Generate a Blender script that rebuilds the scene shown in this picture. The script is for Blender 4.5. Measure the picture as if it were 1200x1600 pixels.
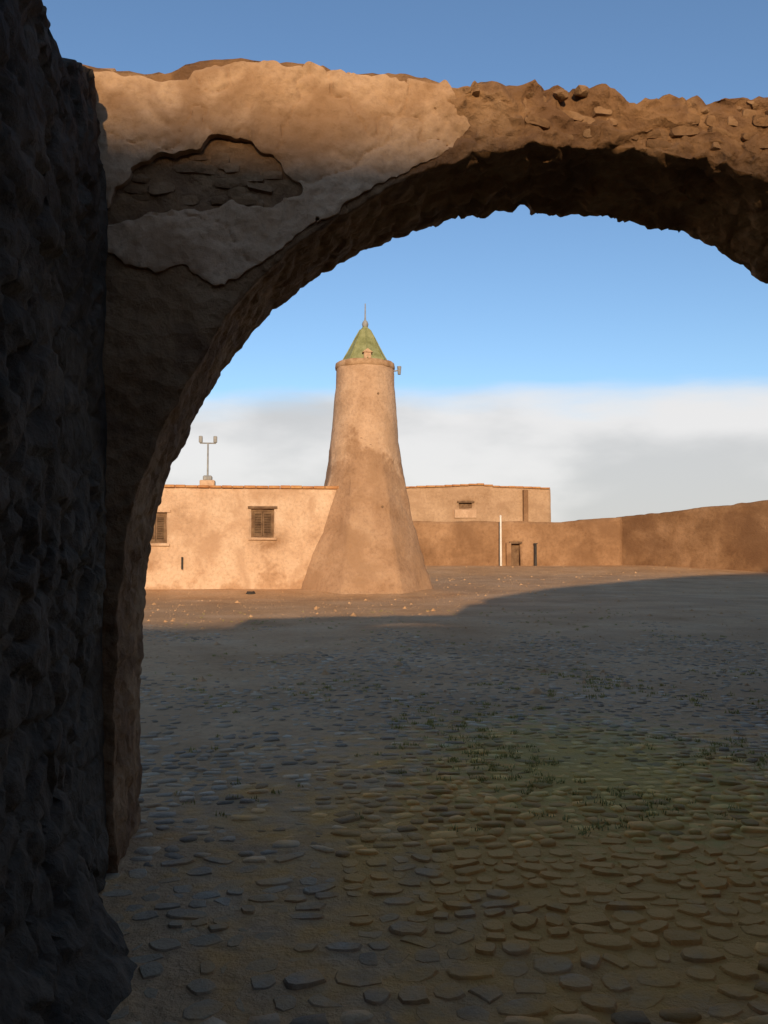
import bpy, bmesh, math, random
from mathutils import Vector, Matrix, noise

# ---------------------------------------------------------------- clear
for o in list(bpy.data.objects):
    bpy.data.objects.remove(o)
SC = bpy.context.scene
COL = SC.collection
random.seed(11)

# ---------------------------------------------------------------- camera
EYE = Vector((0, 0, 1.6))
YAW = math.atan(165 / 1300)
PITCH = math.atan(60 / 1300)
cam = bpy.data.cameras.new('camera')
cam.sensor_fit = 'VERTICAL'
cam.sensor_height = 24
cam.sensor_width = 18
cam.lens = 24 * 1300 / 1600
cam.clip_start = 0.05
cam.clip_end = 5000
cam_o = bpy.data.objects.new('camera', cam)
cam_o.location = EYE
cam_o.rotation_euler = (math.pi / 2 + PITCH, 0, -YAW)
COL.objects.link(cam_o)
SC.camera = cam_o

# ---------------------------------------------------------------- sky and sun
SUN_EL = math.radians(15.5)
SUN_AZ = math.radians(184)            # clockwise from +Y: behind the camera, a touch to the left
world = bpy.data.worlds.new('World')
SC.world = world
world.use_nodes = True
wt = world.node_tree
bg = wt.nodes['Background']
sky = wt.nodes.new('ShaderNodeTexSky')
sky.sky_type = 'NISHITA'
sky.sun_disc = False
sky.sun_elevation = SUN_EL
sky.sun_rotation = SUN_AZ
sky.air_density = 1.0
sky.dust_density = 0.4
sky.ozone_density = 3.2
tc = wt.nodes.new('ShaderNodeTexCoord')
sep = wt.nodes.new('ShaderNodeSeparateXYZ')
wt.links.new(tc.outputs['Generated'], sep.inputs[0])
mp = wt.nodes.new('ShaderNodeMapping')
mp.inputs['Scale'].default_value = (1.0, 1.0, 4.5)
wt.links.new(tc.outputs['Generated'], mp.inputs[0])
cn = wt.nodes.new('ShaderNodeTexNoise')
cn.inputs['Scale'].default_value = 3.2
cn.inputs['Detail'].default_value = 9
cn.inputs['Roughness'].default_value = 0.5
wt.links.new(mp.outputs[0], cn.inputs[0])
ma = wt.nodes.new('ShaderNodeMath'); ma.operation = 'MULTIPLY_ADD'   # height + noise*0.09
wt.links.new(cn.outputs[0], ma.inputs[0])
ma.inputs[1].default_value = 0.10
wt.links.new(sep.outputs['Z'], ma.inputs[2])
cr = wt.nodes.new('ShaderNodeMapRange')
cr.interpolation_type = 'SMOOTHSTEP'
wt.links.new(ma.outputs[0], cr.inputs['Value'])
cr.inputs['From Min'].default_value = 0.205
cr.inputs['From Max'].default_value = 0.25
cr.inputs['To Min'].default_value = 0.94
cr.inputs['To Max'].default_value = 0.0
mx = wt.nodes.new('ShaderNodeMix'); mx.data_type = 'RGBA'
wt.links.new(cr.outputs[0], mx.inputs[0])
wt.links.new(sky.outputs[0], mx.inputs[6])
cn2 = wt.nodes.new('ShaderNodeTexNoise')              # pale cloud bank low over the horizon, greyer in places
cn2.inputs['Scale'].default_value = 2.6
cn2.inputs['Detail'].default_value = 8
mp2 = wt.nodes.new('ShaderNodeMapping')
mp2.inputs['Location'].default_value = (5.1, 3.4, 1.0)
mp2.inputs['Scale'].default_value = (1.0, 1.0, 2.6)
wt.links.new(tc.outputs['Generated'], mp2.inputs[0])
wt.links.new(mp2.outputs[0], cn2.inputs[0])
cc = wt.nodes.new('ShaderNodeMix'); cc.data_type = 'RGBA'
cr2 = wt.nodes.new('ShaderNodeMapRange'); cr2.interpolation_type = 'SMOOTHSTEP'
cr2.inputs['From Min'].default_value = 0.42; cr2.inputs['From Max'].default_value = 0.6
wt.links.new(cn2.outputs[0], cr2.inputs['Value'])
wt.links.new(cr2.outputs[0], cc.inputs[0])
cc.inputs[6].default_value = (5.3, 5.15, 5.05, 1)
cc.inputs[7].default_value = (3.9, 3.85, 3.82, 1)
wt.links.new(cc.outputs[2], mx.inputs[7])
wt.links.new(mx.outputs[2], bg.inputs[0])
bg.inputs[1].default_value = 0.13

sun = bpy.data.lights.new('sun', 'SUN')
sun.energy = 3.7
sun.angle = math.radians(0.9)
sun.color = (1.0, 0.735, 0.44)
sun_o = bpy.data.objects.new('sun', sun)
sd = -Vector((math.sin(SUN_AZ) * math.cos(SUN_EL), math.cos(SUN_AZ) * math.cos(SUN_EL), math.sin(SUN_EL)))
sun_o.rotation_euler = sd.to_track_quat('-Z', 'Y').to_euler()
sun_o.location = (-3, -40, 15)
COL.objects.link(sun_o)

SC.view_settings.view_transform = 'Standard'
SC.view_settings.look = 'None'
SC.view_settings.exposure = 0.3
SC.view_settings.gamma = 1.0
SC.render.engine = 'CYCLES'

# ---------------------------------------------------------------- helpers
def tag(o, label=None, cat=None, group=None, kind=None):
    if label: o['label'] = label
    if cat: o['category'] = cat
    if group: o['group'] = group
    if kind: o['kind'] = kind
    return o

def empty(name, loc=(0, 0, 0), rz=0):
    o = bpy.data.objects.new(name, None)
    o.location = loc
    o.rotation_euler = (0, 0, rz)
    COL.objects.link(o)
    return o

def link(name, me, mat=None, parent=None, smooth=False):
    if mat:
        me.materials.append(mat)
    if smooth:
        me.shade_smooth()
    o = bpy.data.objects.new(name, me)
    COL.objects.link(o)
    o.parent = parent
    return o

def from_bm(name, bm, mat=None, parent=None, smooth=False):
    bmesh.ops.recalc_face_normals(bm, faces=bm.faces)
    me = bpy.data.meshes.new(name)
    bm.to_mesh(me)
    bm.free()
    return link(name, me, mat, parent, smooth)

def from_py(name, V, F, mat=None, parent=None, smooth=False):
    me = bpy.data.meshes.new(name)
    me.from_pydata(V, [], F)
    me.update()
    return link(name, me, mat, parent, smooth)

def sstep(a, b, x):
    t = max(0.0, min(1.0, (x - a) / (b - a)))
    return t * t * (3 - 2 * t)

def nvec(p, f, seed=0.0):
    return noise.noise_vector(Vector((p[0] * f + seed, p[1] * f + seed * 1.7, p[2] * f - seed)))

def rough(p, amp, f=1.0, octs=3, seed=0.0, rg=0.5):
    d = Vector((0, 0, 0)); a = amp; fr = f
    for k in range(octs):
        d += nvec(p, fr, seed + 7.3 * k) * a
        a *= rg; fr *= 2.15
    return d

def interp(pts, x):
    if x <= pts[0][0]: return pts[0][1]
    for (a, b), (c, d) in zip(pts, pts[1:]):
        if x <= c:
            return b + (d - b) * (x - a) / (c - a)
    return pts[-1][1]

def add_box(bm, x0, x1, y0, y1, z0, z1, bev=0.0):
    r = bmesh.ops.create_cube(bm, size=1)
    vs = r['verts']
    for v in vs:
        v.co = Vector((x0 + (x1 - x0) * (v.co.x + .5), y0 + (y1 - y0) * (v.co.y + .5), z0 + (z1 - z0) * (v.co.z + .5)))
    if bev:
        es = list({e for v in vs for e in v.link_edges})
        bmesh.ops.bevel(bm, geom=es, offset=bev, segments=1, affect='EDGES')

def add_tube(bm, a, b, r0, r1=None, n=10):
    r1 = r0 if r1 is None else r1
    a = Vector(a); b = Vector(b)
    q = (b - a).to_track_quat('Z', 'Y')
    rings = []
    for c, r in ((a, r0), (b, r1)):
        rings.append([bm.verts.new(c + q @ Vector((r * math.cos(t * math.tau / n), r * math.sin(t * math.tau / n), 0))) for t in range(n)])
    for t in range(n):
        bm.faces.new((rings[0][t], rings[0][(t + 1) % n], rings[1][(t + 1) % n], rings[1][t]))
    bm.faces.new(rings[0][::-1]); bm.faces.new(rings[1])

def lathe(profile, n, centre, fn=None):
    """profile [(r,z)], closed at the top; returns V,F"""
    V, F = [], []
    for (r, z) in profile:
        for t in range(n):
            a = t * math.tau / n
            p = Vector((centre[0] + r * math.cos(a), centre[1] + r * math.sin(a), centre[2] + z))
            if fn: p = fn(p, a, r, z)
            V.append(tuple(p))
    for k in range(len(profile) - 1):
        for t in range(n):
            F.append((k * n + t, k * n + (t + 1) % n, (k + 1) * n + (t + 1) % n, (k + 1) * n + t))
    F.append(tuple((len(profile) - 1) * n + t for t in range(n)))
    return V, F

def lines(a, b, step, cuts=()):
    pts = sorted(set([a, b] + [c for c in cuts if a < c < b]))
    out = []
    for p, q in zip(pts, pts[1:]):
        n = max(1, int(math.ceil((q - p) / step)))
        out += [p + (q - p) * i / n for i in range(n)]
    return out + [b]

def wall_mesh(u0, u1, v0, v1, z0, z1, step, openings=(), top=None, amp=0.03, f=0.8, octs=3, seed=0.0, xf=None):
    """Upright slab u0..u1 long, v0 (front)..v1 (back) deep, with rectangular through openings
    (ua,ub,za,zb), an uneven top top(u) and a hand-worked surface. xf maps (u,v,z) to place."""
    cu = [c for o in openings for c in o[:2]]; cz = [c for o in openings for c in o[2:]]
    U = lines(u0, u1, step, cu); Z = lines(z0, z1, step, cz); VV = lines(v0, v1, step * 1.5)
    idx = {}; V = []; F = []
    def vid(u, v, z):
        k = (round(u, 4), round(v, 4), round(z, 4))
        if k not in idx:
            zz = z
            if top: zz = z0 + (z - z0) * (top(u) - z0) / (z1 - z0) if z > z1 * .55 else z + 0 * u
            if top and z > z1 * .55:
                t = (z - z1 * .55) / (z1 * .45); zz = z + (top(u) - z1) * t
            p = Vector((u, v, zz))
            d = rough(p, amp, f, octs, seed)
            p = p + d * (0.15 if z <= z0 + 1e-4 else 1)
            if xf: p = xf(p)
            idx[k] = len(V); V.append(tuple(p))
        return idx[k]
    def inside(u, z):
        return any(a < u < b and c < z < d for a, b, c, d in openings)
    for (ua, ub) in zip(U, U[1:]):
        for (za, zb) in zip(Z, Z[1:]):
            if inside((ua + ub) / 2, (za + zb) / 2): continue
            F.append((vid(ua, v0, za), vid(ub, v0, za), vid(ub, v0, zb), vid(ua, v0, zb)))
            F.append((vid(ub, v1, za), vid(ua, v1, za), vid(ua, v1, zb), vid(ub, v1, zb)))
    for (va, vb) in zip(VV, VV[1:]):
        for (za, zb) in zip(Z, Z[1:]):
            F.append((vid(u0, vb, za), vid(u0, va, za), vid(u0, va, zb), vid(u0, vb, zb)))
            F.append((vid(u1, va, za), vid(u1, vb, za), vid(u1, vb, zb), vid(u1, va, zb)))
        for (ua, ub) in zip(U, U[1:]):
            F.append((vid(ua, va, z1), vid(ub, va, z1), vid(ub, vb, z1), vid(ua, vb, z1)))
        for (oa, ob, oc, od) in openings:
            for (za, zb) in zip(Z, Z[1:]):
                if oc - 1e-6 <= za and zb <= od + 1e-6:
                    F.append((vid(oa, va, za), vid(oa, vb, za), vid(oa, vb, zb), vid(oa, va, zb)))
                    F.append((vid(ob, vb, za), vid(ob, va, za), vid(ob, va, zb), vid(ob, vb, zb)))
            for (ua, ub) in zip(U, U[1:]):
                if oa - 1e-6 <= ua and ub <= ob + 1e-6:
                    if oc > z0: F.append((vid(ua, va, oc), vid(ub, va, oc), vid(ub, vb, oc), vid(ua, vb, oc)))
                    F.append((vid(ub, va, od), vid(ua, va, od), vid(ua, vb, od), vid(ub, vb, od)))
    return V, F

# ---------------------------------------------------------------- materials
def ramp(nt, stops):
    r = nt.nodes.new('ShaderNodeValToRGB')
    e = r.color_ramp.elements
    while len(e) < len(stops): e.new(0.5)
    for k, (p, c) in enumerate(stops):
        e[k].position = p
        e[k].color = (*c, 1) if len(c) == 3 else c
    return r

def material(name, dark, mid, light, scale=1.2, rough_=0.92, bump=0.5, fine=22.0, pits=0.0, stain=None, dist=0.02, island=0.0, fallen=None, clay=None):
    m = bpy.data.materials.new(name)
    m.use_nodes = True
    nt = m.node_tree; N = nt.nodes; L = nt.links
    b = N['Principled BSDF']
    b.inputs['Roughness'].default_value = rough_
    b.inputs['Specular IOR Level'].default_value = 0.2
    geo = N.new('ShaderNodeNewGeometry')
    n1 = N.new('ShaderNodeTexNoise'); n1.inputs['Scale'].default_value = scale
    n1.inputs['Detail'].default_value = 8; n1.inputs['Roughness'].default_value = 0.62
    L.new(geo.outputs['Position'], n1.inputs['Vector'])
    r1 = ramp(nt, [(0.30, dark), (0.5, mid), (0.70, light)])
    L.new(n1.outputs[0], r1.inputs[0])
    col = r1.outputs[0]
    n2 = N.new('ShaderNodeTexNoise'); n2.inputs['Scale'].default_value = fine
    n2.inputs['Detail'].default_value = 6; n2.inputs['Roughness'].default_value = 0.7
    L.new(geo.outputs['Position'], n2.inputs['Vector'])
    r2 = ramp(nt, [(0.25, (0.62, 0.60, 0.58)), (0.5, (0.95, 0.95, 0.95)), (0.8, (1.15, 1.14, 1.1))])
    L.new(n2.outputs[0], r2.inputs[0])
    mm = N.new('ShaderNodeMix'); mm.data_type = 'RGBA'; mm.blend_type = 'MULTIPLY'
    mm.inputs[0].default_value = 0.8
    L.new(col, mm.inputs[6]); L.new(r2.outputs[0], mm.inputs[7])
    col = mm.outputs[2]
    if stain:
        n3 = N.new('ShaderNodeTexNoise'); n3.inputs['Scale'].default_value = stain[1]
        n3.inputs['Detail'].default_value = 5; n3.inputs['Distortion'].default_value = 0.6
        mpn = N.new('ShaderNodeMapping'); mpn.inputs['Location'].default_value = (31, 7, 5)
        mpn.inputs['Scale'].default_value = (1, 1, stain[2] if len(stain) > 2 else 1)
        L.new(geo.outputs['Position'], mpn.inputs[0]); L.new(mpn.outputs[0], n3.inputs['Vector'])
        r3 = ramp(nt, [(0.50, (0, 0, 0)), (0.62, (1, 1, 1))])
        L.new(n3.outputs[0], r3.inputs[0])
        ms = N.new('ShaderNodeMix'); ms.data_type = 'RGBA'
        mu = N.new('ShaderNodeMath'); mu.operation = 'MULTIPLY'; mu.inputs[1].default_value = 0.7
        L.new(r3.outputs[0], mu.inputs[0]); L.new(mu.outputs[0], ms.inputs[0])
        L.new(col, ms.inputs[6]); ms.inputs[7].default_value = (*stain[0], 1)
        col = ms.outputs[2]
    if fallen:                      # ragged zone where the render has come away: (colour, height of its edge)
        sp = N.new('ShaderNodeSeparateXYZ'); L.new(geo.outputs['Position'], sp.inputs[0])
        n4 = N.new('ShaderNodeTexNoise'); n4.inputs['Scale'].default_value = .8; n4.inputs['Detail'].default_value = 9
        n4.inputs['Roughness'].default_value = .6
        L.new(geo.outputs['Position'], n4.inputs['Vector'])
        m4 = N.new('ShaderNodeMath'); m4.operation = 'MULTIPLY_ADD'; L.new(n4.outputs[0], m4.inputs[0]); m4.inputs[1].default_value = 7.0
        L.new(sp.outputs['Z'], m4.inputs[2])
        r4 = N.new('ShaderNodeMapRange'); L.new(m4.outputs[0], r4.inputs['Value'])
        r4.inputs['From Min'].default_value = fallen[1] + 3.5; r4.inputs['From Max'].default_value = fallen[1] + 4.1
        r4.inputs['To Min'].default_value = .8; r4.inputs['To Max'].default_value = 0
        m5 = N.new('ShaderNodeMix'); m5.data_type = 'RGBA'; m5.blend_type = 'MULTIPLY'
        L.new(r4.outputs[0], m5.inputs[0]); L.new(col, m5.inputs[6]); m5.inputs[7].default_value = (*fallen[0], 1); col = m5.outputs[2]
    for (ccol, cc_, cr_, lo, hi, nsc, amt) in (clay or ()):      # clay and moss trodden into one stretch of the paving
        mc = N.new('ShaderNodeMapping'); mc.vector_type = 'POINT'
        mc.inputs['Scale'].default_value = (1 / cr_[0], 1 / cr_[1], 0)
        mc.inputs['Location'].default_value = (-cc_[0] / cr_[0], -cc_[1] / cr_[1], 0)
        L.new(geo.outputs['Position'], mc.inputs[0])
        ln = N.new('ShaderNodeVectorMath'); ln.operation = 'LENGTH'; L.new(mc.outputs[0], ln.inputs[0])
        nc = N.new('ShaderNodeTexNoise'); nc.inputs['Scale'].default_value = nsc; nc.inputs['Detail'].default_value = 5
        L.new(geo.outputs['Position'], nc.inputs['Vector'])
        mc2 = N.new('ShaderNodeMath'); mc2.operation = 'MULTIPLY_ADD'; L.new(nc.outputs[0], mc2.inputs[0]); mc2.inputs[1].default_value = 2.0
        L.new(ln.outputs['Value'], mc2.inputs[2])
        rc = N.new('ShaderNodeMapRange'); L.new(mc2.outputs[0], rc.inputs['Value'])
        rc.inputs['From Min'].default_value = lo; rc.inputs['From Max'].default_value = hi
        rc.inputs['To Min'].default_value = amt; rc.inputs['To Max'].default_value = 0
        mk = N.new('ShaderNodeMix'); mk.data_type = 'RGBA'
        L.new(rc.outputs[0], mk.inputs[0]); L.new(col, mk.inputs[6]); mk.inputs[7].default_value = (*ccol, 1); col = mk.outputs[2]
    if island:
        ri = ramp(nt, [(0.0, (1 - island,) * 3), (1.0, (1 + island,) * 3)])
        L.new(geo.outputs['Random Per Island'], ri.inputs[0])
        mi = N.new('ShaderNodeMix'); mi.data_type = 'RGBA'; mi.blend_type = 'MULTIPLY'; mi.inputs[0].default_value = 1
        L.new(col, mi.inputs[6]); L.new(ri.outputs[0], mi.inputs[7]); col = mi.outputs[2]
    L.new(col, b.inputs['Base Color'])
    h = n2.outputs[0]
    if pits:
        vo = N.new('ShaderNodeTexVoronoi'); vo.inputs['Scale'].default_value = pits
        L.new(geo.outputs['Position'], vo.inputs['Vector'])
        ad = N.new('ShaderNodeMath'); ad.operation = 'ADD'
        L.new(h, ad.inputs[0]); L.new(vo.outputs['Distance'], ad.inputs[1]); h = ad.outputs[0]
    bu = N.new('ShaderNodeBump'); bu.inputs['Strength'].default_value = bump
    bu.inputs['Distance'].default_value = dist
    L.new(h, bu.inputs['Height']); L.new(bu.outputs[0], b.inputs['Normal'])
    return m

M = {
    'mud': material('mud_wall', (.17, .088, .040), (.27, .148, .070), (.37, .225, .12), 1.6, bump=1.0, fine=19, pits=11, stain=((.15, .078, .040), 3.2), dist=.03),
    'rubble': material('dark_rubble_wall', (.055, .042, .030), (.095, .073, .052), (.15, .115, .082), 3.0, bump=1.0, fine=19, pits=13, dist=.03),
    'coat': material('old_plaster', (.36, .21, .11), (.48, .305, .18), (.57, .38, .235), 1.7, bump=.6, fine=30, stain=((.27, .15, .075), 2.4)),
    'pale': material('pale_plaster', (.40, .245, .145), (.58, .385, .25), (.68, .49, .34), .8, bump=.7, fine=9, stain=((.43, .265, .16), .9, .6), dist=.05, fallen=((.80, .73, .66), .35)),
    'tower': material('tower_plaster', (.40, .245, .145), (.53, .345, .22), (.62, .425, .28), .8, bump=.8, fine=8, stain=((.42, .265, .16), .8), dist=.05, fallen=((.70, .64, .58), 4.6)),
    'house2': material('far_house_plaster', (.33, .20, .115), (.44, .285, .175), (.54, .36, .23), .5, bump=.7, fine=6, stain=((.34, .21, .125), .6), dist=.05),
    'earth': material('earth_wall', (.20, .105, .052), (.31, .175, .092), (.42, .25, .14), .5, bump=.9, fine=5, stain=((.19, .10, .05), .35), dist=.06),
    'rampart': material('rampart_earth', (.15, .075, .035), (.23, .125, .062), (.32, .185, .10), .5, bump=.9, fine=5, stain=((.14, .07, .034), .35), dist=.06),
    'stone': material('rubble_stone', (.15, .08, .038), (.25, .14, .068), (.34, .21, .115), 3.5, bump=.8, fine=30),
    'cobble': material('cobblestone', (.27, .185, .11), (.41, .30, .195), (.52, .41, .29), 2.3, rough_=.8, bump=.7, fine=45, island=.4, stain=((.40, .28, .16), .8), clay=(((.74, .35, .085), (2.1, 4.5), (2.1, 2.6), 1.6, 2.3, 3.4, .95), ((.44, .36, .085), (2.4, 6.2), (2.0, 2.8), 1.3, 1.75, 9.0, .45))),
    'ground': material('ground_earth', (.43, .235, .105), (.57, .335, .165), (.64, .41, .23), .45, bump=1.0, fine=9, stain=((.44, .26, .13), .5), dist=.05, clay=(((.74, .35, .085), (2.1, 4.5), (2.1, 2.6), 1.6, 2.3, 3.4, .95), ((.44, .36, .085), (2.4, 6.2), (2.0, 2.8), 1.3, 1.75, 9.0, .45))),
    'wood': material('weathered_wood', (.10, .055, .03), (.17, .10, .055), (.24, .15, .085), 4, rough_=.75, bump=.4, fine=30),
    'tile': material('terracotta_coping', (.36, .15, .06), (.46, .22, .09), (.52, .30, .13), 2, bump=.4, fine=12),
    'green': material('green_roof', (.16, .165, .06), (.25, .26, .115), (.34, .34, .17), 3, rough_=.6, bump=.4, fine=18),
    'grey': material('grey_metal', (.18, .18, .18), (.27, .27, .27), (.35, .35, .34), 6, rough_=.55, bump=.1, fine=30),
    'white': material('white_paint', (.62, .58, .52), (.74, .71, .66), (.80, .78, .74), 3, rough_=.6, bump=.1, fine=20),
    'black': material('dark_iron', (.03, .027, .025), (.05, .045, .04), (.08, .07, .06), 4, rough_=.6, bump=.2, fine=25),
    'weed': material('dry_weed', (.22, .20, .05), (.33, .29, .08), (.42, .36, .13), 3, rough_=.8, bump=.1, fine=20),
}

# ================================================================ GROUND
def ground_z(x, y):
    z = 0.15 * sstep(24, 42, y) + .42 * sstep(46.5, 54.5, y)
    n = noise.noise(Vector((x * .12, y * .12, 3.1))) * .05 * sstep(12, 24, y)
    n += noise.noise(Vector((x * .5, y * .5, 9.1))) * .012
    z += .16 * sstep(28.2, 30.9, y) * sstep(7.5, 5.5, x)
    return z + n * (1 if y > 0 else .3)

GX = lines(-14, 46, .45); GY = lines(-9, 60, .45)
GX = [-1500, -400, -120, -45] + GX + [75, 160, 450, 1500]
GY = [-1500, -400, -120, -40] + GY + [90, 180, 450, 2500]
V = [(x, y, ground_z(x, y) - .012) for y in GY for x in GX]
nx = len(GX)
F = [(j * nx + i, j * nx + i + 1, (j + 1) * nx + i + 1, (j + 1) * nx + i) for j in range(len(GY) - 1) for i in range(nx - 1)]
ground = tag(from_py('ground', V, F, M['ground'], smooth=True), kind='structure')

# cobblestones: built one by one, the 300 that show largest are parts, the rest one joined part
def stone_verts(a, b, h, sides, rnd, simple=False):
    """flat-topped rounded stone, half axes a,b; returns V,F (local)"""
    V, F = [], []
    ex = rnd.uniform(2.2, 7)
    rad = []
    for t in range(sides):
        an = t * math.tau / sides + rnd.uniform(-.2, .2)
        c, s = math.cos(an), math.sin(an)
        q = (abs(c) ** ex + abs(s) ** ex) ** (-1 / ex) * rnd.uniform(.80, 1.05)
        rad.append((c * q, s * q))
    rings = [(1.0, -.05), (.97, h * .30), (.88, h * .86)] if not simple else [(1.0, -.03), (.8, h * .9)]
    for sc, z in rings:
        for c, s in rad:
            V.append((a * c * sc, b * s * sc, z + rnd.uniform(-.002, .002)))
    n = sides
    for k in range(len(rings) - 1):
        for t in range(n):
            F.append((k * n + t, k * n + (t + 1) % n, (k + 1) * n + (t + 1) % n, (k + 1) * n + t))
    V.append((rnd.uniform(-.3, .3) * a, rnd.uniform(-.3, .3) * b, h * rnd.uniform(.8, 1.15))); top = len(V) - 1; k = len(rings) - 1
    for t in range(n):
        F.append((k * n + t, k * n + (t + 1) % n, top))
    return V, F

rt = Vector((math.cos(YAW), -math.sin(YAW), 0))
fw = Vector((math.sin(YAW) * math.cos(PITCH), math.cos(YAW) * math.cos(PITCH), math.sin(PITCH)))
up = rt.cross(fw)
def in_view(p):
    v = Vector(p) - EYE
    d = v.dot(fw)
    if d < .5: return False
    return -.455 < v.dot(rt) / d < .455 and v.dot(up) / d > -.60 and (p[1] < 5 or p[0] > -.83 * p[1] / 5.2)

rs = random.Random(5)
spots = []
y = 1.3
while y < 18.5:
    dep = rs.choice((rs.uniform(.07, .10), rs.uniform(.09, .125), rs.uniform(.11, .15)))
    x0, x1 = (-.86, 4.4) if y < 5.25 else (-1.1 - (y - 5.2) * .45, 4.7 + (y - 5.2) * .75)
    x = x0 + rs.uniform(-.12, 0)
    while x < x1:
        w = rs.choice((rs.uniform(.08, .13), rs.uniform(.11, .17), rs.uniform(.15, .23)))
        cx, cy = x + w / 2, y + dep / 2 + .05 * noise.noise(Vector((x * .7, y * .7, 0))) + rs.uniform(-.014, .014)
        keep = noise.noise(Vector((cx * .55, cy * .4, 4.2))) > -.42 - .02 * (18 - y) + .75 * sstep(7, 18, y) + rs.uniform(-.15, .15)
        if keep:
            k_ = rs.uniform(.86, 1.0)
            spots.append((cx, cy, (w / 2 - .004) * k_, (dep / 2 - .003) * k_, rs.uniform(.004, .017)))
        x += w
    y += dep
vis = sorted([s for s in spots if in_view((s[0], s[1], 0))], key=lambda s: s[1] - s[2] * 2)[:300]
visset = set(vis)
def sink(x, y):            # stones lie bare at the right, half under blown dust elsewhere
    bare = sstep(-.1, 1.2, x) * sstep(8, 5, y)
    n = noise.noise(Vector((x * .8, y * .6, 7.7)))
    return -.009 + rs.uniform(-.008, .004) - .0085 * (1 - bare) - .010 * max(0, n)
shapes = []
for k in range(28):
    v_, f_ = stone_verts(.075, .055, .026, 9, rs)
    me = bpy.data.meshes.new('cobblestone')
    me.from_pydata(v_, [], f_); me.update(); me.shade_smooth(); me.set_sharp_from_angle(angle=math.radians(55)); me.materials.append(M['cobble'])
    shapes.append(me)
for (cx, cy, a, b, h) in vis:
    o = bpy.data.objects.new('cobblestone', shapes[rs.randrange(28)])
    o.location = (cx, cy, ground_z(cx, cy) + sink(cx, cy))
    o.scale = (a / .075, b / .055, h / .026)
    o.rotation_euler = (rs.uniform(-.06, .06), rs.uniform(-.06, .06), rs.gauss(0, .3) + (math.pi if rs.random() < .5 else 0))
    COL.objects.link(o); o.parent = ground
V, F = [], []
for s in spots:
    if s in visset: continue
    cx, cy, a, b, h = s
    v_, f_ = stone_verts(a, b, h, 8 if cy < 8 else 6, rs, cy > 8)
    z = ground_z(cx, cy) + sink(cx, cy); k = len(V)
    an = rs.gauss(0, .3); ca, sa = math.cos(an), math.sin(an); tx, ty = rs.uniform(-.06, .06), rs.uniform(-.06, .06)
    V += [(cx + p[0] * ca - p[1] * sa, cy + p[0] * sa + p[1] * ca, z + p[2] + p[0] * tx + p[1] * ty) for p in v_]
    F += [tuple(i + k for i in f) for f in f_]
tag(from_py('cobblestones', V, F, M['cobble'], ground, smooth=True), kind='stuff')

# thin weeds in the joints
V, F = [], []
for c in range(3000):
    if rs.random() < .7: x, y = rs.gauss(2.6, 1.6), rs.uniform(4.6, 11)
    else: x, y = rs.uniform(-2, 9), rs.uniform(8, 22)
    if y < 5.4 and not -.6 < x < 4.3: continue
    if noise.noise(Vector((x * .9, y * .7, 1.2))) + .8 * noise.noise(Vector((x * 3.1, y * 3.1, 6))) < .30 + rs.uniform(-.25, .25): continue
    z = ground_z(x, y) - .015
    for b in range(rs.randint(8, 22)):
        a = rs.uniform(0, 6.28); l = rs.uniform(.012, .04); w = .005
        bx, by = x + rs.gauss(0, .02), y + rs.gauss(0, .02)
        dx, dy = math.cos(a), math.sin(a); k = len(V)
        V += [(bx - dy * w, by + dx * w, z), (bx + dy * w, by - dx * w, z), (bx + dx * l * .5, by + dy * l * .5, z + l)]
        F.append((k, k + 1, k + 2))
tag(from_py('weeds', V, F, M['weed']), 'low olive weeds growing in the joints between the cobbles', 'weeds', kind='stuff')

# scattered gravel over the bare far part of the yard
V, F = [], []
for c in range(6000):
    y = rs.uniform(9, 54); x = rs.uniform(-1.5 - y * .22, 5 + y * .6)
    if y > 30 and x < 6: continue
    s_ = rs.uniform(.008, .022) * (1 + (rs.random() ** 14) * 3); z = ground_z(x, y) - .012; k = len(V)
    n = 5
    for q in range(n):
        a = q * math.tau / n + rs.uniform(-.3, .3); V.append((x + s_ * 1.3 * math.cos(a), y + s_ * math.sin(a), z - .003))
    V.append((x + rs.uniform(-.3, .3) * s_, y, z + s_ * rs.uniform(.6, 1.1)))
    F += [(k + q, k + (q + 1) % n, k + n) for q in range(n)]
tag(from_py('gravel', V, F, M['ground']), 'small loose gravel scattered over the bare yard', 'gravel', kind='stuff')

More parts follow.
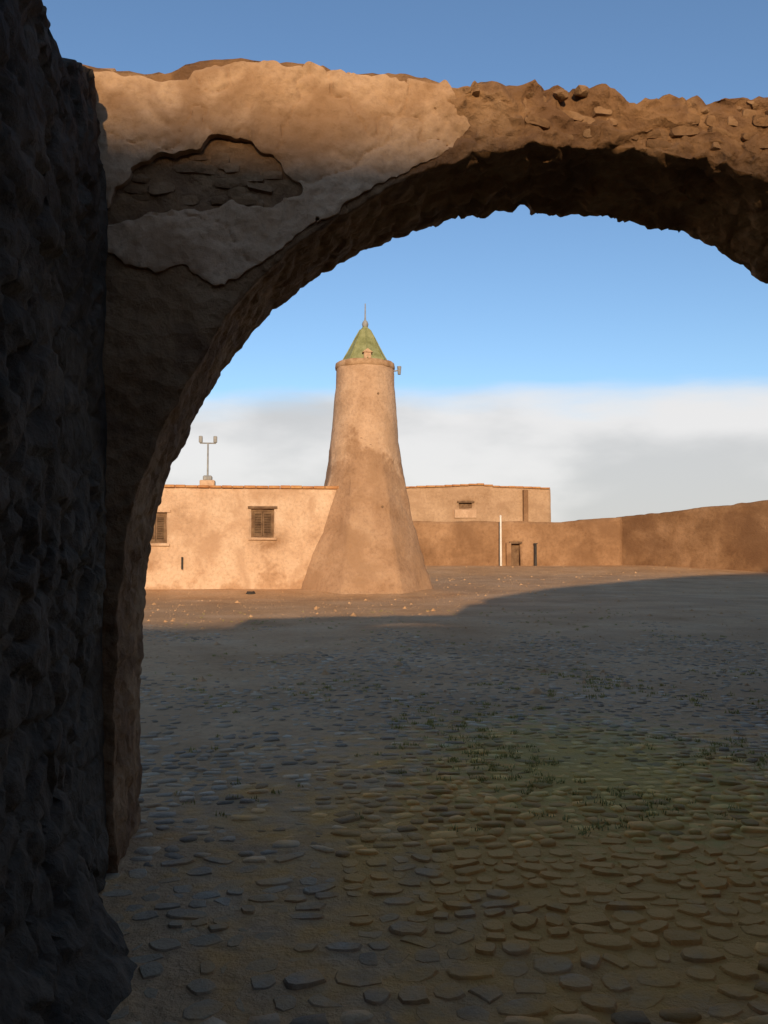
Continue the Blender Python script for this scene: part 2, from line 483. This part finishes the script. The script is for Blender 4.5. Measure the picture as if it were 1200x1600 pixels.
# ================================================================ ARCHED WALL
D1, D2 = 4.40, 5.18
CX1, CX2, CZ, R1, R2 = 1.875, 1.815, 1.22, 2.685, 2.62
XL, XR, ZT = -1.75, 5.7, 4.20
TOP = [(-1.8, 4.10), (-1.06, 4.13), (-.9, 4.12), (-.6, 4.11), (-.45, 4.19), (-.2, 4.24), (.2, 4.23), (.7, 4.22), (1.0, 4.15), (1.5, 4.20),
       (1.70, 4.24), (1.85, 4.25), (1.98, 4.20), (2.5, 4.20), (2.8, 4.20), (3.2, 4.22), (3.55, 4.6), (4.2, 5.3), (5.8, 5.9)]  # unseen right end raised to lengthen the yard shadow
def arch_disp(p):
    d = rough(p, .030, 1.1, 3, 2.0)
    rz = sstep(.75, 1.15, p.x) * sstep(3.55, 3.8, p.z)
    d += rough(p, .012 + .030 * rz, 4.5, 3, 9.0, .6)
    d += rough(p, .009, 17, 2, 4.0, .6)
    sf = sstep(D1 + .02, D1 + .12, p.y) * sstep(D2 + .05, D2 - .05, p.y)
    if sf > 0:                                          # rough stones show in the soffit and jambs
        dd, pts_ = noise.voronoi(Vector((p.x * 5.5, p.y * 4.0, p.z * 7.0)))
        cell = sstep(.0, .28, dd[1] - dd[0])
        an = math.atan2(p.z - CZ, p.x - CX1) if p.z > CZ else (math.pi if p.x < CX1 else 0)
        d += Vector((math.cos(an), 0, math.sin(an))) * (.016 - .026 * cell + .010 * math.sin(pts_[0].x * 37)) * sf * (.45 + .55 * sstep(-.4, 1.0, p.x))
    if p.z > 3.2:
        b = abs(noise.noise(p * 7.0)) + .5 * abs(noise.noise(p * 15.0 + Vector((4, 1, 2)))) + .25 * abs(noise.noise(p * 31.0))
        d += Vector((0, .045, -.028)) * (b - .35) * (rz + .15)
    return d
th = [180 - k * 180 / 430 for k in range(431)]
crn = [math.degrees(math.atan2(ZT - CZ, XL - CX1)), math.degrees(math.atan2(ZT - CZ, XR - CX1))]
th = sorted(set(th + crn), reverse=True)
def outer(t):
    c, s = math.cos(math.radians(t)), math.sin(math.radians(t))
    k = 1e9
    if c > 1e-6: k = min(k, (XR - CX1) / c)
    if c < -1e-6: k = min(k, (XL - CX1) / c)
    if s > 1e-6: k = min(k, (ZT - CZ) / s)
    return (CX1 + c * k, CZ + s * k)
path = []
for k in range(60):
    z = -.08 + (CZ + .08) * k / 60
    path.append(((CX1 - R1, z), (CX2 - R2, z), (XL, z)))
for t in th:
    c, s = math.cos(math.radians(t)), math.sin(math.radians(t))
    path.append(((CX1 + R1 * c, CZ + R1 * s), (CX2 + R2 * c, CZ + R2 * s), outer(t)))
for k in range(60):
    z = CZ - (CZ + .08) * (k + 1) / 60
    path.append(((CX1 + R1, z), (CX2 + R2, z), (XR, z)))
NF, NI, NB, NTOP = 44, 36, 16, 16
V, F = [], []
for (a, b, o) in path:
    col = []
    for j in range(NF): t = 1 - j / NF; col.append((a[0] + (o[0] - a[0]) * t, D1, a[1] + (o[1] - a[1]) * t))
    for j in range(NI): t = j / NI; col.append((a[0] + (b[0] - a[0]) * t, D1 + (D2 - D1) * t, a[1] + (b[1] - a[1]) * t))
    for j in range(NB): t = j / NB; col.append((b[0] + (o[0] - b[0]) * t, D2, b[1] + (o[1] - b[1]) * t))
    for j in range(NTOP): t = j / NTOP; col.append((o[0], D2 + (D1 - D2) * t, o[1]))
    for q in col:
        p = Vector(q)
        dz = (interp(TOP, p.x) - ZT) * sstep(3.9, 4.2, p.z)
        V.append(tuple(p + Vector((0, 0, dz)) + arch_disp(p)))
NJ = NF + NI + NB + NTOP
for i in range(len(path) - 1):
    for j in range(NJ):
        F.append((i * NJ + j, i * NJ + (j + 1) % NJ, (i + 1) * NJ + (j + 1) % NJ, (i + 1) * NJ + j))
arch = tag(empty('arched_wall', (1.85, 4.8, 0)), 'thick eroded earthen wall pierced by a wide round arch in the foreground', 'wall')
bpy.context.view_layer.update()
AI = Matrix.Translation((-1.85, -4.8, 0))
def under(o, root_inv):
    o.matrix_parent_inverse = root_inv
    return o
under(from_py('wall_body', V, F, M['mud'], arch, smooth=True), AI)

# surviving coat of plaster on the front of the wall, a layer with its own broken edge
POLY = [(-1.02, 4.10), (-.97, 3.75), (-.90, 3.45), (-.90, 3.14), (-.72, 3.05), (-.5, 3.09), (-.33, 2.98), (-.2, 3.05), (0, 3.19), (.27, 3.41), (.52, 3.57), (.66, 3.65),
        (.80, 3.72), (.93, 3.80), (1.02, 3.93), (.97, 4.05), (.90, 4.16), (.70, 4.185), (.45, 4.20), (.2, 4.20), (-.1, 4.21), (-.3, 4.19), (-.42, 4.15), (-.5, 4.07),
        (-.62, 4.055), (-.75, 4.07), (-.88, 4.10)]
HOLLOW = [(-.95, 3.30), (-.88, 3.40), (-.80, 3.52), (-.75, 3.60), (-.66, 3.655), (-.58, 3.67), (-.49, 3.67), (-.43, 3.72), (-.36, 3.775), (-.28, 3.79), (-.2, 3.775), (-.1, 3.735),
        (-.02, 3.71), (.03, 3.62), (.10, 3.55), (.12, 3.50), (.02, 3.46), (-.08, 3.41), (-.25, 3.43), (-.4, 3.37), (-.55, 3.40), (-.7, 3.34), (-.82, 3.27)]
def inpoly(x, z, POLY):
    c = False; n = len(POLY)
    for i in range(n):
        (a, b), (d, e) = POLY[i], POLY[i - 1]
        if (b > z) != (e > z) and x < (d - a) * (z - b) / (e - b) + a: c = not c
    return c
ST = .0125
cells = set()
for i in range(int(2.15 / ST)):
    for j in range(int(2.36 / ST)):
        x, z = -1.08 + (i + .5) * ST, 1.90 + (j + .5) * ST
        jx = noise.noise(Vector((x * 9, 0, z * 9))) * .03 + noise.noise(Vector((x * 30, 4, z * 30))) * .018
        jz = noise.noise(Vector((x * 9, 7, z * 9))) * .03 + noise.noise(Vector((x * 30, 9, z * 30))) * .018
        if inpoly(x + jx, z + jz, POLY) and not inpoly(x + jx, z + jz, HOLLOW): cells.add((i, j))
nodes = {(i + a, j + b) for (i, j) in cells for a in (0, 1) for b in (0, 1)}
def on_edge(i, j): return sum(((i - a, j - b) in cells) for a in (0, 1) for b in (0, 1)) < 4
flat = {n: (-1.08 + n[0] * ST, 1.90 + n[1] * ST) for n in nodes}
rim = [n for n in nodes if on_edge(*n)]; rimset = set(rim)
for it in range(3):                                     # smooth the stepped rim
    new = {}
    for (i, j) in rim:
        nb = [flat[q] for q in ((i + 1, j), (i - 1, j), (i, j + 1), (i, j - 1)) if q in rimset]
        if len(nb) >= 2:
            new[(i, j)] = tuple(.4 * flat[(i, j)][k] + .6 * sum(q[k] for q in nb) / len(nb) for k in (0, 1))
    flat.update(new)
V, F, idx = [], [], {}
def pv(i, j, back):
    k = (i, j, back)
    if k not in idx:
        x, z = flat[(i, j)]
        p = Vector((x, D1, z))
        yy = D1 + arch_disp(p).y
        edge = on_edge(i, j)
        thick = .026 + .030 * sstep(.05, -.25, x) * sstep(4.05, 3.75, z) * sstep(3.3, 3.6, z)
        thick *= .25 + .75 * sstep(1.0, .45, x)
        cn_ = noise.noise(Vector((x * 2.1 + 3, 5, z * 2.1))) + .3 * noise.noise(Vector((x * 8, 5, z * 8)))
        thick -= .012 * math.exp(-(cn_ / .022) ** 2)              # cracks
        off = .05 if back else (-thick + (.006 if edge else 0) + .010 * noise.noise(Vector((x * 3, 2, z * 3))) + .004 * noise.noise(Vector((x * 11, 2, z * 11))))
        idx[k] = len(V); V.append((x, yy + off, z))
    return idx[k]
for (i, j) in cells:
    F.append((pv(i, j, 0), pv(i + 1, j, 0), pv(i + 1, j + 1, 0), pv(i, j + 1, 0)))
    for (di, dj, a, b) in ((-1, 0, (0, 1), (0, 0)), (1, 0, (1, 0), (1, 1)), (0, -1, (0, 0), (1, 0)), (0, 1, (1, 1), (0, 1))):
        if (i + di, j + dj) not in cells:
            F.append((pv(i + a[0], j + a[1], 0), pv(i + a[0], j + a[1], 1), pv(i + b[0], j + b[1], 1), pv(i + b[0], j + b[1], 0)))
o = under(from_py('plaster_coat', V, F, M['coat'], arch, smooth=True), AI)
o.data.set_sharp_from_angle(angle=math.radians(38))
o['label'] = 'smooth lighter plaster left on the upper front with a broken lower edge'

# loose and embedded rubble along the ruined top
rocks = []
for k in range(10):
    bm = bmesh.new()
    bmesh.ops.create_icosphere(bm, subdivisions=2, radius=1)
    for v in bm.verts:
        v.co += nvec(v.co, 1.1, k * 3.7) * .42
    for c in range(9):                                  # chop facets
        n = Vector((rs.gauss(0, 1), rs.gauss(0, 1), rs.gauss(0, 1))).normalized(); lim = rs.uniform(.55, .85)
        for v in bm.verts:
            e = v.co.dot(n) - lim
            if e > 0: v.co -= n * e
    for v in bm.verts: v.co += nvec(v.co, 3.5, k) * .05
    me = bpy.data.meshes.new('stone'); bm.to_mesh(me); bm.free(); me.shade_smooth(); me.set_sharp_from_angle(angle=math.radians(28)); me.materials.append(M['stone'])
    rocks.append(me)
def rock(name, loc, s, parent=None, inv=None, mat=None):
    o = bpy.data.objects.new(name, rocks[rs.randrange(10)])
    o.location = loc
    o.scale = (s * rs.uniform(.8, 1.4), s * rs.uniform(.7, 1.1), s * rs.uniform(.5, .85))
    o.rotation_euler = (rs.uniform(-.4, .4), rs.uniform(-.4, .4), rs.uniform(0, 6.28))
    COL.objects.link(o)
    if parent: o.parent = parent; o.matrix_parent_inverse = inv
    return o
for k in range(44):
    x = rs.uniform(.75, 3.2) if k < 34 else rs.uniform(-1.05, .7)
    rock('stone', (x, D1 + rs.uniform(-.02, .55), interp(TOP, x) + rs.uniform(-.07, -.015)), rs.uniform(.025, .075), arch, AI)
slabs = []
for k in range(10):
    bm = bmesh.new()
    bmesh.ops.create_cube(bm, size=2)
    bmesh.ops.subdivide_edges(bm, edges=bm.edges, cuts=2, use_grid_fill=True)
    for v in bm.verts:
        v.co += nvec(v.co, .9, 60 + k * 3.1) * .28
        for c in range(1):
            ln = v.co.length
            if ln > 1.42: v.co *= 1.42 / ln
    me = bpy.data.meshes.new('stone'); bm.to_mesh(me); bm.free(); me.shade_smooth(); me.set_sharp_from_angle(angle=math.radians(40)); me.materials.append(M['stone'])
    slabs.append(me)
for zc in (3.93, 4.00, 4.065, 4.13):
    x = 1.0 + rs.uniform(0, .2)
    while x < 3.3:
        w = rs.uniform(.07, .20)
        if rs.random() < .62:
            z = zc + (interp(TOP, x) - 4.2) * .7 + rs.uniform(-.015, .015)
            o = bpy.data.objects.new('stone', slabs[rs.randrange(10)])
            p = Vector((x + w / 2, D1, z)); dy = arch_disp(p).y
            o.location = (x + w / 2, D1 + dy + .055 + rs.uniform(-.012, .010), z)
            o.scale = (w / 2 * .92, .055, rs.uniform(.022, .033))
            o.rotation_euler = (rs.uniform(-.25, .25), rs.uniform(-.22, .22), rs.uniform(-.25, .25))
            COL.objects.link(o); o.parent = arch; o.matrix_parent_inverse = AI
        x += w + rs.uniform(.005, .04)

for k in range(26):                                     # stones laid bare where the plaster has dropped off
    x, z = rs.uniform(-.82, .03), rs.uniform(3.42, 3.73)
    if not inpoly(x, z + .03, HOLLOW) or not inpoly(x - .05, z - .01, HOLLOW): continue
    o = bpy.data.objects.new('stone', slabs[rs.randrange(10)])
    o.location = (x, D1 + arch_disp(Vector((x, D1, z))).y + .036 + rs.uniform(-.006, .008), z)
    o.scale = (rs.uniform(.035, .075), .05, rs.uniform(.02, .032))
    o.rotation_euler = (rs.uniform(-.15, .15), rs.uniform(-.2, .2), rs.uniform(-.15, .15))
    COL.objects.link(o); o.parent = arch; o.matrix_parent_inverse = AI

# ================================================================ RUINED SIDE WALL on the left
LTOP = [(-4, 3.4), (1.0, 3.5), (2.5, 3.60), (3.0, 3.68), (3.3, 3.68), (3.57, 3.68), (3.75, 3.78), (3.97, 3.88), (4.3, 4.02), (4.5, 4.10)]
U = lines(-3.4, 1.2, .12)[:-1] + lines(1.2, 4.46, .022); Zs = lines(-.08, 3.2, .024); Ts = lines(0, 1, .12)
V, F = [], []
def lw(y, z):
    zt = interp(LTOP, y)
    zz = z if z < 1.6 else 1.6 + (z - 1.6) * (zt - 1.6) / 1.6
    x = -.885 - .10 * sstep(3.2, 4.15, zz) - .05 * sstep(1.4, -.1, zz) * -1
    p = Vector((x, y, zz))
    foot = max(0.0, 1 - zz / .75)
    p.x += .27 * foot ** 2 * sstep(4.2, 3.2, y)              # wall foot flared outwards, added to darken the lower left
    d = rough(p, .035, .9, 3, 31.0) + rough(p, .022, 5.5, 3, 33.0, .6)
    k = sstep(4.46, 4.2, y)
    big = sstep(-.15, .15, noise.noise(Vector((0, p.y * 1.3, p.z * 1.5 + 9))))
    for sy, sz, wt_ in ((3.0, 5.2, big), (5.6, 8.5, 1 - big)):
        dd, pts_ = noise.voronoi(Vector((0, p.y * sy, p.z * sz)) + nvec(p, 2.0, 3) * .3)
        d.x += (-.02 + .032 * sstep(0.02, .16, dd[1] - dd[0]) + .018 * math.sin(pts_[0].y * 31)) * k * wt_
    return p + Vector((d.x * (.35 + .65 * k), d.y * k, d.z))
NZ = len(Zs); NT = len(Ts)
for y in U:
    for z in Zs: V.append(tuple(lw(y, z)))
    base = lw(y, 3.2)
    for t in Ts[1:]:
        q = Vector((base.x - .9 * t, base.y, base.z)); q += rough(q, .05 * min(1, t * 6), 2.2, 3, 12.0)
        V.append(tuple(q))
    V.append((base.x - .9, y, -.1))
NC = NZ + NT
for i in range(len(U) - 1):
    for j in range(NC - 1):
        F.append((i * NC + j, (i + 1) * NC + j, (i + 1) * NC + j + 1, i * NC + j + 1))
F.append(tuple(range(NC - 1, -1, -1))); F.append(tuple((len(U) - 1) * NC + k for k in range(NC)))
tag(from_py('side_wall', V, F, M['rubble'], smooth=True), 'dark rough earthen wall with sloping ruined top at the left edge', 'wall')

# ================================================================ UNSEEN BLOCKS outside the frame, added and shaped to throw the shade
V, F = wall_mesh(-6.5, 9.5, -8.5, -3.3, -.1, 5.7, .6, top=lambda u: 5.7 + .05 * noise.noise(Vector((u * .8, 0, 5))), amp=.04, seed=3)
tag(from_py('shade_range', V, F, M['mud'], smooth=True), 'long unseen earthen block behind the viewpoint, raised to darken the yard', 'building')
V, F = wall_mesh(-16, 4.2, -32, -26, -.1, 12.30, .9, top=lambda u: 12.30 + .02 * noise.noise(Vector((u * .8, 0, 5))), amp=.03, seed=4)
tag(from_py('keep', V, F, M['mud'], smooth=True), 'high unseen earthen block added far behind the viewpoint to shade the arch', 'building')  # unseen mass set far back to soften the shadow edge on the arch
def block_top(u):
    return interp([(4.9, 5.9), (6.0, 6.5), (9.2, 7.9), (14, 9.3), (21, 11.4), (31, 13.1), (45, 13.6)], u)
V, F = wall_mesh(4.95, 45, .4, 5.0, -.1, 9.0, .9, top=block_top, amp=.05, seed=8)
tag(from_py('shade_block', V, F, M['mud'], smooth=True), 'tall unseen earthen block added right of the arch to shade the yard', 'building')

# ================================================================ LEFT BUILDING
lb = tag(empty('plastered_house', (-3, 31, 0)), 'single-storey sunlit sand-plastered house left of the round tower', 'building')
LI = Matrix.Translation((3, -31, 0))
def part(name, bm_or_vf, mat, parent, inv, smooth=False):
    if isinstance(bm_or_vf, tuple): o = from_py(name, *bm_or_vf, mat, parent, smooth)
    else: o = from_bm(name, bm_or_vf, mat, parent, smooth)
    if inv is not None: o.matrix_parent_inverse = inv
    return o
wins = [(-1.0, -.16, 2.07, 3.13), (-4.86, -4.02, 1.85, 2.98), (-8.6, -7.8, 1.9, 3.0)]
part('wall', wall_mesh(-11, 2.6, 31, 31.45, -.1, 3.9, .16, wins, amp=.030, f=1.1, octs=4, seed=21), M['pale'], lb, LI, True)
part('wall', wall_mesh(-11, -10.5, 31.46, 37, -.1, 3.86, .6, amp=.02, seed=22), M['pale'], lb, LI, True)
part('wall', wall_mesh(2.1, 2.55, 31.46, 37, -.1, 3.86, .6, amp=.02, seed=23), M['pale'], lb, LI, True)
part('wall', wall_mesh(-11, 2.6, 37.02, 37.4, -.1, 3.86, .8, amp=.02, seed=24), M['pale'], lb, LI, True)
bm = bmesh.new(); add_box(bm, -10.48, 2.08, 31.47, 37.0, 3.45, 3.62); part('roof', bm, M['earth'], lb, LI)
# coping of terracotta slabs, each a piece
xx = -11.05
while xx < 2.5:
    w = rs.uniform(.36, .46)
    bm = bmesh.new()
    add_box(bm, xx + .01, xx + w, 30.90 + rs.uniform(-.02, .02), 31.52, 3.89, 3.985 + rs.uniform(-.012, .02), .015)
    part('coping_slab', bm, M['tile'], lb, LI)
    xx += w
for (a, b, c, d) in wins:
    bm = bmesh.new()
    add_box(bm, a, a + .07, 31.10, 31.2, c, d); add_box(bm, b - .07, b, 31.10, 31.2, c, d)
    add_box(bm, a + .07, b - .07, 31.10, 31.2, d - .09, d); add_box(bm, a + .07, b - .07, 31.10, 31.2, c, c + .06)
    win = part('window', bm, M['wood'], lb, LI)
    bm = bmesh.new(); add_box(bm, a - .10, b + .10, 30.93, 31.14, c - .09, c - .005, .01)
    part('sill', bm, M['pale'], win, None)
    bm = bmesh.new(); add_box(bm, a - .12, b + .12, 30.955, 31.12, d + .005, d + .10, .01)
    part('lintel', bm, M['wood'] if a > -2 else M['pale'], win, None)
    mid = (a + b) / 2
    for (sa, sb) in ((a + .075, mid - .006), (mid + .006, b - .075)):
        bm = bmesh.new()
        add_box(bm, sa, sa + .045, 31.12, 31.16, c + .065, d - .095); add_box(bm, sb - .045, sb, 31.12, 31.16, c + .065, d - .095)
        add_box(bm, sa + .045, sb - .045, 31.12, 31.16, c + .065, c + .125); add_box(bm, sa + .045, sb - .045, 31.12, 31.16, d - .155, d - .095)
        sh = part('shutter', bm, M['wood'], win, None)
    # louvre slats, too fine to pick apart
    bm = bmesh.new()
    for (sa, sb) in ((a + .075, mid - .006), (mid + .006, b - .075)):
        z = c + .135
        while z < d - .17:
            add_box(bm, sa + .046, sb - .046, 31.125 + .004, 31.165, z, z + .038); z += .062
    tag(part('slats', bm, M['wood'], win, None), kind='stuff')
# short pipe on the wall
bm = bmesh.new(); add_tube(bm, (-3.46, 30.93, .92), (-3.46, 30.93, 1.36), .035); add_tube(bm, (-3.46, 30.93, 1.32), (-3.46, 31.1, 1.32), .03)
part('drain_pipe', bm, M['black'], lb, LI)

# mast with crossbar on the roof
mast = tag(empty('roof_mast', (-2.66, 31.9, 3.62)), 'thin grey mast with a short two-pronged head on the house roof', 'mast')
def mpart(name, bm, mat): return from_bm(name, bm, mat, mast)
bm = bmesh.new(); add_box(bm, -.28, .28, -.24, .24, 0, .62, .03); mpart('plinth', bm, M['pale'])
bm = bmesh.new(); add_box(bm, -.17, .17, -.15, .15, .60, .80, .04); mpart('clamp_base', bm, M['grey'])
bm = bmesh.new(); add_tube(bm, (0, 0, .78), (0, 0, 2.02), .035, .028); mpart('pole', bm, M['grey'])
bm = bmesh.new(); add_tube(bm, (-.30, 0, 2.03), (.30, 0, 2.03), .026); mpart('crossbar', bm, M['grey'])
for s in (-1, 1):
    bm = bmesh.new(); add_box(bm, s * .27 - .07, s * .27 + .07, -.06, .06, 2.05, 2.30, .02); mpart('lamp_head', bm, M['grey'])

# ================================================================ ROUND TOWER
TX, TY = 3.32, 32.0
tw = tag(empty('round_tower', (TX, TY, 0)), 'tall tapering round plastered tower with a small green pointed roof', 'tower')
prof = [(2.78, -.1), (2.60, .1), (2.45, .6), (2.25, 1.2), (2.08, 1.9), (1.88, 2.7), (1.74, 3.3), (1.60, 3.9), (1.51, 4.5), (1.42, 5.1), (1.33, 5.8), (1.25, 6.6), (1.19, 7.4), (1.14, 8.2), (1.125, 8.78)]
pr = []
for (r0, z0), (r1, z1) in zip(prof, prof[1:]):
    n = max(1, int((z1 - z0) / .11))
    pr += [(r0 + (r1 - r0) * k / n, z0 + (z1 - z0) * k / n) for k in range(n)]
pr.append(prof[-1])
def towfn(p, a, r, z):
    d = rough(p, .065, .7, 4, 41.0) * (1.2 - .7 * sstep(3, 8, z)) + rough(p, .012, 4.5, 2, 43.0)
    d.z *= .3
    b_ = ((a + math.pi / 2 + math.pi / 8) % (math.pi / 4)) - math.pi / 8
    oct_ = r * (math.cos(math.pi / 8) / math.cos(b_) * 1.045 - 1) * sstep(5.2, 3.4, z)     # the lower part is eight-sided
    return p + d + Vector((math.cos(a), math.sin(a), 0)) * oct_
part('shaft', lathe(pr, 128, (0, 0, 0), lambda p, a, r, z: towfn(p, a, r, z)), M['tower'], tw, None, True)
part('cornice', lathe([(1.10, 8.60), (1.145, 8.63), (1.16, 8.72), (1.145, 8.84), (1.10, 8.86), (.9, 8.87)], 64, (0, 0, 0), lambda p, a, r, z: p + rough(p, .03, 2.2, 2, 5)), M['coat'], tw, None, True)
roof = part('pointed_roof', lathe([(.92, 8.86), (.90, 8.92), (.65, 9.36), (.40, 9.84), (.20, 10.20), (.10, 10.32)], 8, (0, 0, 0)), M['green'], tw, None)
bm = bmesh.new()
for k in range(8):
    a = k * math.tau / 8
    P = [Vector((r * math.cos(a), r * math.sin(a), z)) for r, z in ((.92, 8.9), (.65, 9.37), (.40, 9.85), (.20, 10.21))]
    for p, q in zip(P, P[1:]): add_tube(bm, p, q, .028, .024, 6)
part('hip_ridge', bm, M['green'], roof, None)
V, F = lathe([(.05, 10.28), (.11, 10.34), (.13, 10.44), (.09, 10.54), (.035, 10.60), (.028, 10.75), (.02, 11.25)], 14, (0, 0, 0))
part('finial', (V, F), M['grey'], roof, None, True)
# small dormer at the foot of the roof, facing the yard
bm = bmesh.new(); add_box(bm, -.14, .14, -.92, -.45, 8.88, 9.12, .02)
vs = [bm.verts.new(p) for p in ((-.2, -.95, 9.12), (.2, -.95, 9.12), (0, -.95, 9.27), (-.2, -.4, 9.12), (.2, -.4, 9.12), (0, -.4, 9.27))]
for f in ((0, 1, 2), (3, 5, 4), (0, 2, 5, 3), (1, 4, 5, 2), (0, 3, 4, 1)): bm.faces.new([vs[i] for i in f])
dm = part('dormer', bm, M['tower'], roof, None)
# grey lamp on a bracket at the right of the rim
bm = bmesh.new(); add_tube(bm, (1.08, -.25, 8.55), (1.32, -.30, 8.60), .025); add_tube(bm, (1.30, -.30, 8.42), (1.30, -.30, 8.74), .06, .085, 12)
part('bracket', bm, M['grey'], tw, None)
# putlog holes: short dark recessed sockets
for (a, z) in ((-1.78, 5.75), (-1.52, 5.50), (-1.25, 7.5), (-1.9, 3.7), (-1.3, 3.2)):
    r = interp([(z_, r_) for r_, z_ in prof], z)
    bm = bmesh.new(); c, s = math.cos(a), math.sin(a)
    add_tube(bm, (c * (r - .25), s * (r - .25), z), (c * (r + .015), s * (r + .015), z), .05, .05, 7)
    part('putlog_end', bm, M['wood'], tw, None)

# dark lump lying before the house
o = rock('dark_rock', (-.95, 29.6, .10), .17); o.data = o.data.copy(); o.data.materials.clear(); o.data.materials.append(M['black'])
tag(o, 'small dark rock lying in front of the sunlit house', 'rock')

# ================================================================ RIGHT BUILDING
rb = tag(empty('long_house', (14, 58, .5)), 'flat-roofed sand-coloured house behind the yard wall right of the tower', 'building')
RI = Matrix.Translation((-14, -58, -.5))
rw = [(12.75, 13.7, 4.52, 4.98)]
rtop = lambda u: interp([(4, 6.0), (9, 6.0), (12, 6.12), (14.2, 6.28), (15.5, 6.12), (19.6, 6.02)], u)
part('wall', wall_mesh(3.5, 19.5, 58, 58.5, .3, 6.05, .3, rw, top=rtop, amp=.05, f=.6, octs=4, seed=51), M['house2'], rb, RI, True)
part('wall', wall_mesh(19.0, 19.5, 58.52, 66, .3, 5.98, .6, amp=.04, seed=52), M['house2'], rb, RI, True)
part('wall', wall_mesh(3.5, 4.0, 58.52, 66, .3, 5.98, .6, amp=.04, seed=53), M['house2'], rb, RI, True)
part('wall', wall_mesh(3.5, 19.5, 66.02, 66.4, .3, 5.98, .8, amp=.04, seed=54), M['house2'], rb, RI, True)
bm = bmesh.new(); add_box(bm, 4.02, 18.98, 58.52, 66.0, 5.45, 5.65); part('roof', bm, M['earth'], rb, RI)
xx = 3.5
while xx < 19.3:
    w = rs.uniform(.5, .7); z = rtop(xx + .3)
    bm = bmesh.new(); add_box(bm, xx + .01, xx + w, 57.88, 58.6, z + .0, z + .12 + rs.uniform(-.02, .02), .02)
    part('coping_slab', bm, M['tile'], rb, RI); xx += w
bm = bmesh.new(); add_box(bm, 12.75, 13.7, 58.2, 58.26, 4.52, 4.98); win = part('window', bm, M['wood'], rb, RI)
bm = bmesh.new(); add_box(bm, 12.6, 13.85, 57.9, 58.1, 4.99, 5.12, .01); part('lintel', bm, M['wood'], win, None)
bm = bmesh.new(); add_box(bm, 12.4, 14.0, 57.9, 58.05, 3.9, 4.50, .02); part('apron', bm, M['pale'], win, None)
bm = bmesh.new(); add_box(bm, 17.4, 17.75, 57.72, 58.02, 3.0, 5.95, .03); part('buttress', bm, M['earth'], rb, RI)

# ================================================================ YARD WALL with doorway, and the rampart at right
yw = tag(empty('yard_wall', (14, 55, .5)), 'low brown earthen yard wall with a small dark doorway', 'wall')
YI = Matrix.Translation((-14, -55, -.5))
ytop = lambda u: 3.55 + .06 * noise.noise(Vector((u * .5, 1, 1))) + .03 * noise.noise(Vector((u * 1.7, 1, 1))) + .35 * sstep(19, 23.6, u)
part('wall_body', wall_mesh(5.5, 23.6, 55, 55.6, .2, 3.55, .25, [(15.65, 16.32, .2, 2.05)], top=ytop, amp=.07, f=.5, octs=4, seed=61), M['earth'], yw, YI, True)
bm = bmesh.new(); add_box(bm, 15.66, 16.31, 55.30, 55.36, .3, 2.04); dr = part('door', bm, M['wood'], yw, YI)
bm = bmesh.new(); add_box(bm, 15.55, 16.42, 54.86, 55.1, 2.06, 2.2, .01); part('lintel', bm, M['wood'], dr, None)
bm = bmesh.new(); add_box(bm, 15.30, 15.64, 54.80, 55.05, .3, 2.12, .03); part('pier', bm, M['earth'], yw, YI)

def ramp_xf(A, B):
    A = Vector(A); B = Vector(B); L_ = (B - A).length; t = (B - A) / L_; n = Vector((-t.y, t.x))
    return L_, (lambda p: Vector((A.x + t.x * p.x + n.x * p.y, A.y + t.y * p.x + n.y * p.y, p.z)))
L_, xf = ramp_xf((23.3, 55.3), (37.5, 42.0))
rtop2 = lambda u: interp([(0, 3.85), (8, 4.6), (20, 5.5)], u) + .05 * noise.noise(Vector((u * .5, 5, 1))) + .05 * noise.noise(Vector((u * 1.9, 5, 1)))
V, F = wall_mesh(0, L_, 0, .9, .0, 4.2, .25, top=rtop2, amp=.09, f=.5, octs=4, seed=71, xf=xf)
tag(from_py('rampart', V, F, M['rampart'], smooth=True), 'long dark brown earthen rampart rising towards the right edge', 'wall')

# pole and post in front of the yard wall
bm = bmesh.new(); add_tube(bm, (14.85, 54.6, .4), (14.85, 54.6, 3.9), .075, .06, 12); add_tube(bm, (14.85, 54.6, 3.88), (14.85, 54.6, 3.97), .09, .03, 12)
tag(from_bm('white_pole', bm, M['white'], smooth=False), 'thin white pole standing before the yard wall left of its doorway', 'pole')
bm = bmesh.new(); add_tube(bm, (17.3, 54.7, .4), (17.3, 54.7, 2.05), .09, .08, 10); add_box(bm, 17.19, 17.41, 54.59, 54.81, 2.03, 2.09)
tag(from_bm('dark_post', bm, M['black']), 'short dark post standing right of the small doorway', 'post')
